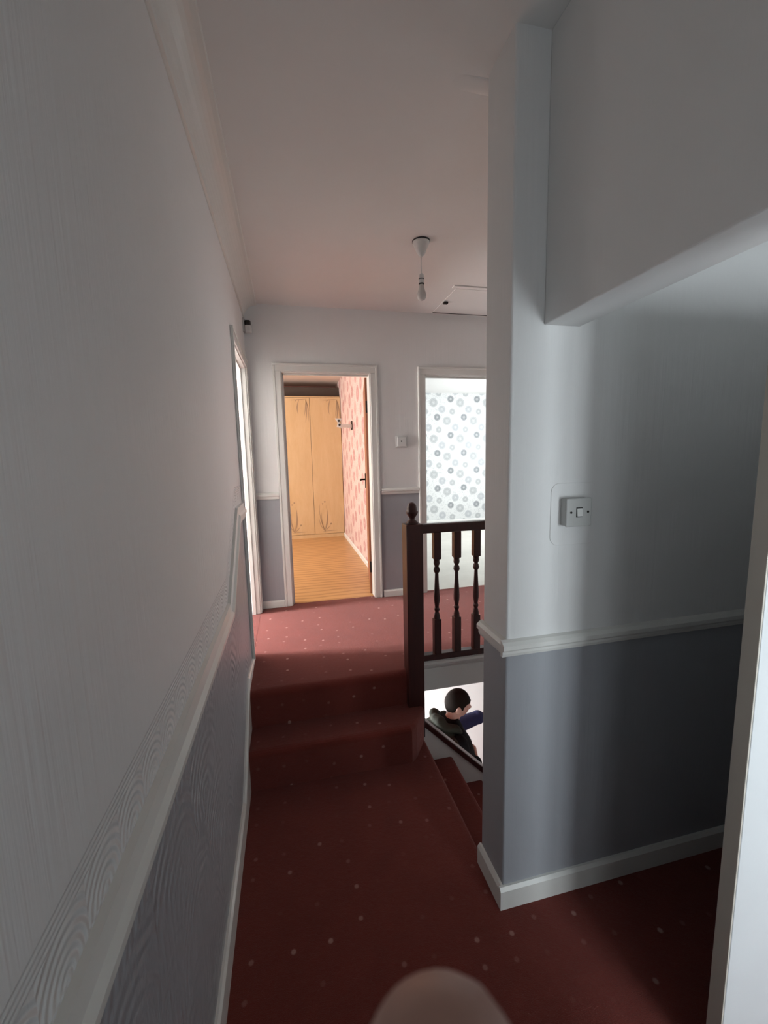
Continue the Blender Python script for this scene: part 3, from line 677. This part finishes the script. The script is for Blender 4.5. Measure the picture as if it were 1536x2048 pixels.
for s_ in (-1, 1):
    limb(bm, [((0, s_*.085, .93), .09), ((.02, s_*.10, .50), .058), ((-.02, s_*.105, .10), .040), ((.02, s_*.11, .05), .038), ((.15, s_*.125, .035), .030)])
body = pers('body', fuse('body', bm, .0065, 2), 'skin')
def pw_lin(v, pts_):
    for (a0, b0), (a1, b1) in zip(pts_, pts_[1:]):
        if v <= a1: return b0+(b1-b0)*max(0, (v-a0)/(a1-a0))
    return pts_[-1][1]
# hair: shell over crown, back and temples
def hair_fn(p):
    x, y, z = p; v = head_shape(p)
    k = 1.13+.03*math.sin(9*y+3*x)*.5
    return HM @ (Vector((v.x*1.08-.004, v.y*k, v.z*1.06+.006)))
bm = sphere_grid(48, 36, hair_fn)
inv = HM.inverted(); kill = []
for f_ in bm.faces:
    c = inv @ f_.calc_center_median(); fx, fz = c.x, c.z
    line = pw_lin(fx, ((-.14, -.075), (-.05, -.072), (-.036, -.045), (-.02, .0), (-.005, .010), (.012, .004), (.022, -.014), (.032, -.012), (.042, .012), (.060, .034), (.12, .052)))
    if fz < line: kill.append(f_)
bmesh.ops.delete(bm, geom=kill, context='FACES')
g = bmesh.ops.solidify(bm, geom=bm.faces[:], thickness=.012)
pers('hair', fuse('hair', bm, .005, 2), 'hair')
# black jumper: trunk and near arm
bm = bmesh.new()
trunk(bm, [((.02, 0, .90), .145, .18), ((.06, 0, 1.0), .165, .185), ((.085, 0, 1.12), .175, .18), ((.09, 0, 1.24), .17, .185), ((.075, 0, 1.36), .145, .195), ((.06, 0, 1.45), .105, .155), ((.06, 0, 1.525), .074, .078), ((.066, 0, 1.55), .068, .070)])
limb(bm, [(ARM_R[0][0], .074), (ARM_R[1][0], .060), ((.215, -.142, 1.190), .048)])
pers('jumper', fuse('jumper', bm, .009, 3), 'jumper')
bm = bmesh.new(); limb(bm, [(ARM_L[0][0], .082), (ARM_L[1][0], .070), ((.49, .221, 1.272), .056), ((.51, .219, 1.275), .060)])
pers('blue_sleeve', fuse('blue_sleeve', bm, .008, 2), 'navy')
# olive jacket hanging open over the back, hood rolled behind the neck
bm = bmesh.new()
trunk(bm, [((-.055, 0, .84), .12, .195), ((-.05, 0, 1.0), .125, .20), ((-.055, 0, 1.15), .125, .20), ((-.065, 0, 1.30), .135, .21), ((-.055, 0, 1.42), .125, .215), ((-.02, 0, 1.475), .09, .165), ((.0, 0, 1.51), .06, .10)])
limb(bm, [((-.035, -.175, 1.42), .078), ((-.07, -.20, 1.20), .072)])
pers('jacket', fuse('jacket', bm, .009, 3), 'olive')
bm = bmesh.new()
pts = [Vector((.045+.11*math.cos(a_), .12*math.sin(a_), 1.505-.055*math.cos(a_)+.0)) for a_ in [math.radians(70+22*k) for k in range(11)]]
limb(bm, [(p+Vector((0, 0, (.010, -.012, .004)[i % 3])), .023+.016*math.sin(math.pi*i/10)+(.005, -.003, .0)[i % 3]) for i, p in enumerate(pts)])
for q_ in range(7): ball(bm, Vector((-.075-.02*(q_ % 2), -.09+.03*q_, 1.452+.014*(q_ % 3))), 1, (.034, .022, .045))
ball(bm, Vector((-.10, 0, 1.475)), 1, (.055, .10, .075))
pers('hood', fuse('hood', bm, .006, 2), 'olive')
bm = bmesh.new()
trunk(bm, [((0, 0, .80), .12, .17), ((0, 0, .92), .118, .172), ((0, 0, 1.0), .115, .17)])
for s_ in (-1, 1): limb(bm, [((0, s_*.088, .88), .100), ((.02, s_*.10, .50), .078), ((-.02, s_*.105, .10), .066)])
pers('trousers', fuse('trousers', bm, .010, 3), 'denim')
for s_ in (-1, 1):
    bm = bmesh.new(); limb(bm, [((-.04, s_*.105, .048), .046), ((.03, s_*.11, .050), .048), ((.15, s_*.125, .040), .038)]); pers('shoe', fuse('shoe', bm, .007, 2), 'black')

# ------------------------------------------------------------------ fingertip of the hand that holds the phone, just below the lens
def cam_pt(px_, py_, depth): return Vector((0, 0, CAM_Z))+(r2*((px_-768)/F_PX)-u2*((py_-1024)/F_PX)+fwd)*depth
tip = cam_pt(890, 2200, .050)
dn_ = (-u2*.93-fwd*.36).normalized(); back = (-fwd*.9+u2*.1).normalized()
hd = thing('hand', 'out of focus fingertip reaching up over the red carpet', 'hand', tip-Vector((0, 0, .25)))
bm = bmesh.new()
j1 = tip+dn_*.024; j2 = j1+(dn_-fwd*.25).normalized()*.026; j3 = j2+(dn_-fwd*.8).normalized()*.044
limb(bm, [(tip, .0112), (j1, .0112), (j2, .0100), (j3, .0115)])
pw = j3-u2*.085-fwd*.055-r2*.012                                            # wrist
limb(bm, [(j3, .0125), (pw, .019)])
for k, (o_, L) in enumerate(((.021, .9), (.041, .82), (.058, .68))):       # other fingers folded behind
    k0 = j3+r2*o_-u2*(.004+.006*k)-fwd*.002; a1 = k0+(fwd*.6+u2*.5)*.040*L; a2 = a1+(fwd*.1-u2*.9)*.026*L; a3 = a2-(fwd*.7+u2*.5)*.020*L
    limb(bm, [(k0, .0115), (a1, .0095), (a2, .0088), (a3, .0078)]); limb(bm, [(k0, .0125), (pw+r2*o_*.55, .018)])
th = pw-r2*.022+u2*.030; limb(bm, [(pw, .019), (th, .015), (th-r2*.016+u2*.032+fwd*.012, .0115), (th-r2*.012+u2*.060+fwd*.018, .0095)])
fa = pw-u2*.05-fwd*.02+r2*.02; limb(bm, [(pw+r2*.02, .026), (fa, .027), (fa+Vector((.02, -.10, -.16)), .040)])
link('hand_skin', fuse('hand_skin', bm, .0022, 4), 'skin', hd, smooth=True)
bm = bmesh.new(); limb(bm, [(fa+Vector((.010, -.05, -.08)), .047), (fa+Vector((.03, -.16, -.24)), .060)]); link('sleeve', fuse('sleeve', bm, .004, 2), 'olive', hd, smooth=True)
